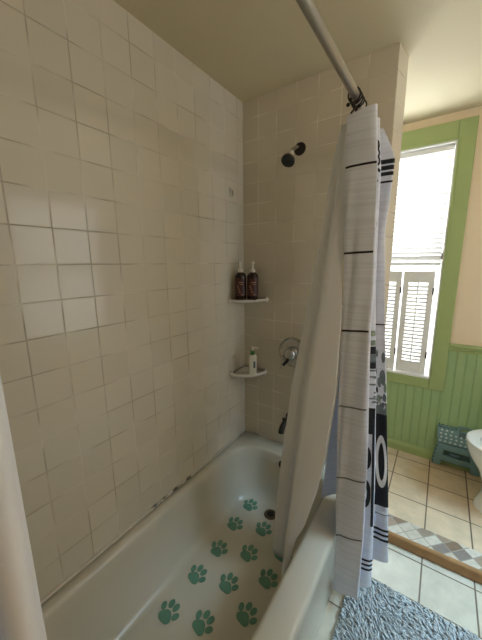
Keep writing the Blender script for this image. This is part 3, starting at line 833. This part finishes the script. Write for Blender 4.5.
# ------------------------------------------------------------------ toilet
tl = thing('toilet', (1.55, .48, ZU), 'white toilet with its rounded bowl front jutting in beside the stool', 'toilet')
TY = .490
def ell(cx, rx, ry, z, n=36, back=None):
    pts = []
    for k in range(n):
        a_ = 2*PI*k/n
        x = cx + rx*math.cos(a_); y = TY + ry*math.sin(a_)
        if math.cos(a_) > 0: x = cx + rx*.8*math.copysign(abs(math.cos(a_))**.7, 1)
        pts.append((x, y, ZU+z))
    return pts
MB().rings([ell(1.50, .235, .115, 0), ell(1.50, .230, .112, .03), ell(1.50, .205, .098, .10), ell(1.49, .200, .105, .16), ell(1.475, .215, .14, .24),
            ell(1.45, .235, .170, .31), ell(1.44, .242, .182, .36), ell(1.44, .240, .182, .385), ell(1.44, .2, .145, .385), ell(1.445, .185, .13, .34), ell(1.46, .12, .09, .24)],).build('bowl', m_porcelain, tl, smooth=1.)
MB().rings([ell(1.44, .245, .186, .387), ell(1.44, .250, .190, .395), ell(1.44, .246, .187, .405), ell(1.44, .19, .135, .407), ell(1.44, .182, .128, .398), ell(1.44, .185, .13, .387)], cap0=False, cap1=False).build('seat', m_porcelain, tl, smooth=1.)
MB().box((1.735, TY-.21, ZU+.36), (XR-.012, TY+.21, ZU+.72)).build('tank', m_porcelain, tl, bevel=.02, bseg=4, smooth=SM)
MB().box((1.722, TY-.22, ZU+.722), (XR-.006, TY+.22, ZU+.755)).build('tank_lid', m_porcelain, tl, bevel=.008, smooth=SM)
MB().box((1.60, TY-.10, ZU), (1.80, TY+.10, ZU+.37)).build('pedestal', m_porcelain, tl, bevel=.03, bseg=3, smooth=SM)
ld = MB().rings([[(1.700+.0*k, 0, 0) for k in ()]]) if False else None
lid = MB()
def lidring(s_, xo): return [(1.712+xo, TY+y*s_, ZU+.43+x*s_*1.0) for x, y in [( .19+.23*math.cos(t)*(1 if math.cos(t) > 0 else .8), .185*math.sin(t)) for t in [2*PI*k/32 for k in range(32)]]]
lid.rings([lidring(.97, -.012), lidring(1., -.006), lidring(.98, .004)]).build('lid', m_porcelain, tl, smooth=SM)
MB().tube([(1.732, TY-.15, ZU+.66), (1.722, TY-.15, ZU+.66), (1.718, TY-.11, ZU+.655)], .006, 8).build('flush_lever', m_chrome, tl, smooth=SM)

# ------------------------------------------------------------------ bath rug
rg = thing('bath_rug', (1.1, -.55, 0), 'grey shaggy bath rug on the tiles beside the bathtub', 'rug')
RX0, RX1, RY0, RY1 = .775, 1.50, -.90, -.250
gr = MB(); rows = []
for j in range(41):
    y = RY0+(RY1-RY0)*j/40
    rows.append([(RX0+(RX1-RX0)*i/40, y, .010+.002*math.sin(i*2.3+j*1.7)) for i in range(41)])
gr.grid(rows)
base = gr.build('backing', m_rug, rg, smooth=3.2, solid=.008, solid_off=-1)
pl = MB(); random.seed(11)
nx, ny = 74, 66
for i in range(nx):
    for j in range(ny):
        x = RX0+(RX1-RX0)*(i+random.random())/nx; y = RY0+(RY1-RY0)*(j+random.random())/ny
        a_ = -.55 + .4*math.sin(x*17+y*9) + random.gauss(0, .32)
        L = random.uniform(.014, .027); h = random.uniform(.010, .021)
        dx, dy = math.cos(a_)*L, math.sin(a_)*L
        r = random.uniform(.0026, .0041)
        pts = [(x, y, .006), (x+dx*.25, y+dy*.25, .006+h), (x+dx*.75, y+dy*.75, .006+h*.95), (x+dx*1.1, y+dy*1.1, .006+h*.45)]
        pl.tube(pts, [r, r*1.1, r*1.05, r*.5], 5, cap=False)
tag(pl.build('pile', m_rug, rg, smooth=3.2), kind='stuff')

# ------------------------------------------------------------------ wall lamp added to light the room (out of frame)
SC = Vector((XR, -.95, 1.85))
lampo = thing('added_wall_lamp', SC, 'added, unseen frosted glass wall lamp on the right wall nearer the camera than the added side window', 'wall lamp')
MB().lathe([(.0001, .016), (.045, .015), (.055, .006), (.056, 0)], 28, Matrix.Translation(SC) @ Matrix.Rotation(-PI/2, 4, 'Y'), cap0=False, cap1=False).build('wall_plate', m_steel, lampo, smooth=SM)
MB().tube([SC+Vector((-.01, 0, 0)), SC+Vector((-.07, 0, -.01)), SC+Vector((-.10, 0, .02)), SC+Vector((-.10, 0, .05))], .007, 10).build('arm', m_steel, lampo, smooth=SM)
def emit_mat(name, col, s):
    m, nt, b, o = new_mat(name); b.inputs['Base Color'].default_value = (.8, .78, .72, 1)
    b.inputs['Emission Color'].default_value = (*col, 1); b.inputs['Emission Strength'].default_value = s
    return m
LAMP = 34.
m_globe = emit_mat('added_lamp_glass', (1, .95, .86), LAMP)
MB().lathe([(.02, .045), (.035, .05), (.055, .09), (.062, .13), (.055, .165), (.03, .18), (.0001, .184)], 24, Matrix.Translation(SC+Vector((-.10, 0, 0))), cap0=True, cap1=False).build('added_lamp_shade', m_globe, lampo, smooth=SM)

# ------------------------------------------------------------------ light
def area(name, loc, target, size, sy, power, col):
    l = bpy.data.lights.new(name, 'AREA'); l.shape = 'RECTANGLE'; l.size = size; l.size_y = sy; l.energy = power; l.color = col
    o = bpy.data.objects.new(name, l); COL.objects.link(o); o.location = loc
    o.rotation_euler = (Vector(target)-Vector(loc)).to_track_quat('-Z', 'Y').to_euler()
    return o
area('daylight_far_window', (.62, YW+.45, 1.55), (.62, 0, 1.25), 1.0, 1.7, 56, (.92, .97, 1.))
sw = area('added_side_window_light', (XR+.50, -.02, 2.05), (1.20, -.10, 0), .8, .8, 7.5, (.48, .79, 1.))  # added light behind the added side window, aimed at floor and rug
sw.data.spread = .95

wd = bpy.data.worlds.new('daylight_sky'); scene.world = wd; wd.use_nodes = True
bg = wd.node_tree.nodes['Background']; bg.inputs[0].default_value = (.93, .96, 1., 1); bg.inputs[1].default_value = 2.

# ------------------------------------------------------------------ camera
cam = bpy.data.cameras.new('camera'); co = bpy.data.objects.new('camera', cam); COL.objects.link(co)
cam.sensor_fit = 'HORIZONTAL'; cam.sensor_width = 36; cam.lens = 291.7826/482*36; cam.clip_start = .02
M3 = Matrix.Rotation(.6026332, 3, 'Z') @ Matrix.Rotation(1.3798950, 3, 'X') @ Matrix.Rotation(-.0104139, 3, 'Z')
co.matrix_world = Matrix.Translation((.992706, -1.479578, 1.440450)) @ M3.to_4x4()
scene.camera = co

vs = scene.view_settings
vs.view_transform = 'Standard'; vs.look = 'None'; vs.gamma = 1; vs.use_curve_mapping = False
vs.exposure = 0.2
scene.cycles.max_bounces = 12; scene.cycles.diffuse_bounces = 6; scene.cycles.transparent_max_bounces = 16
scene.cycles.use_denoising = True
scene.cycles.sample_clamp_indirect = 8
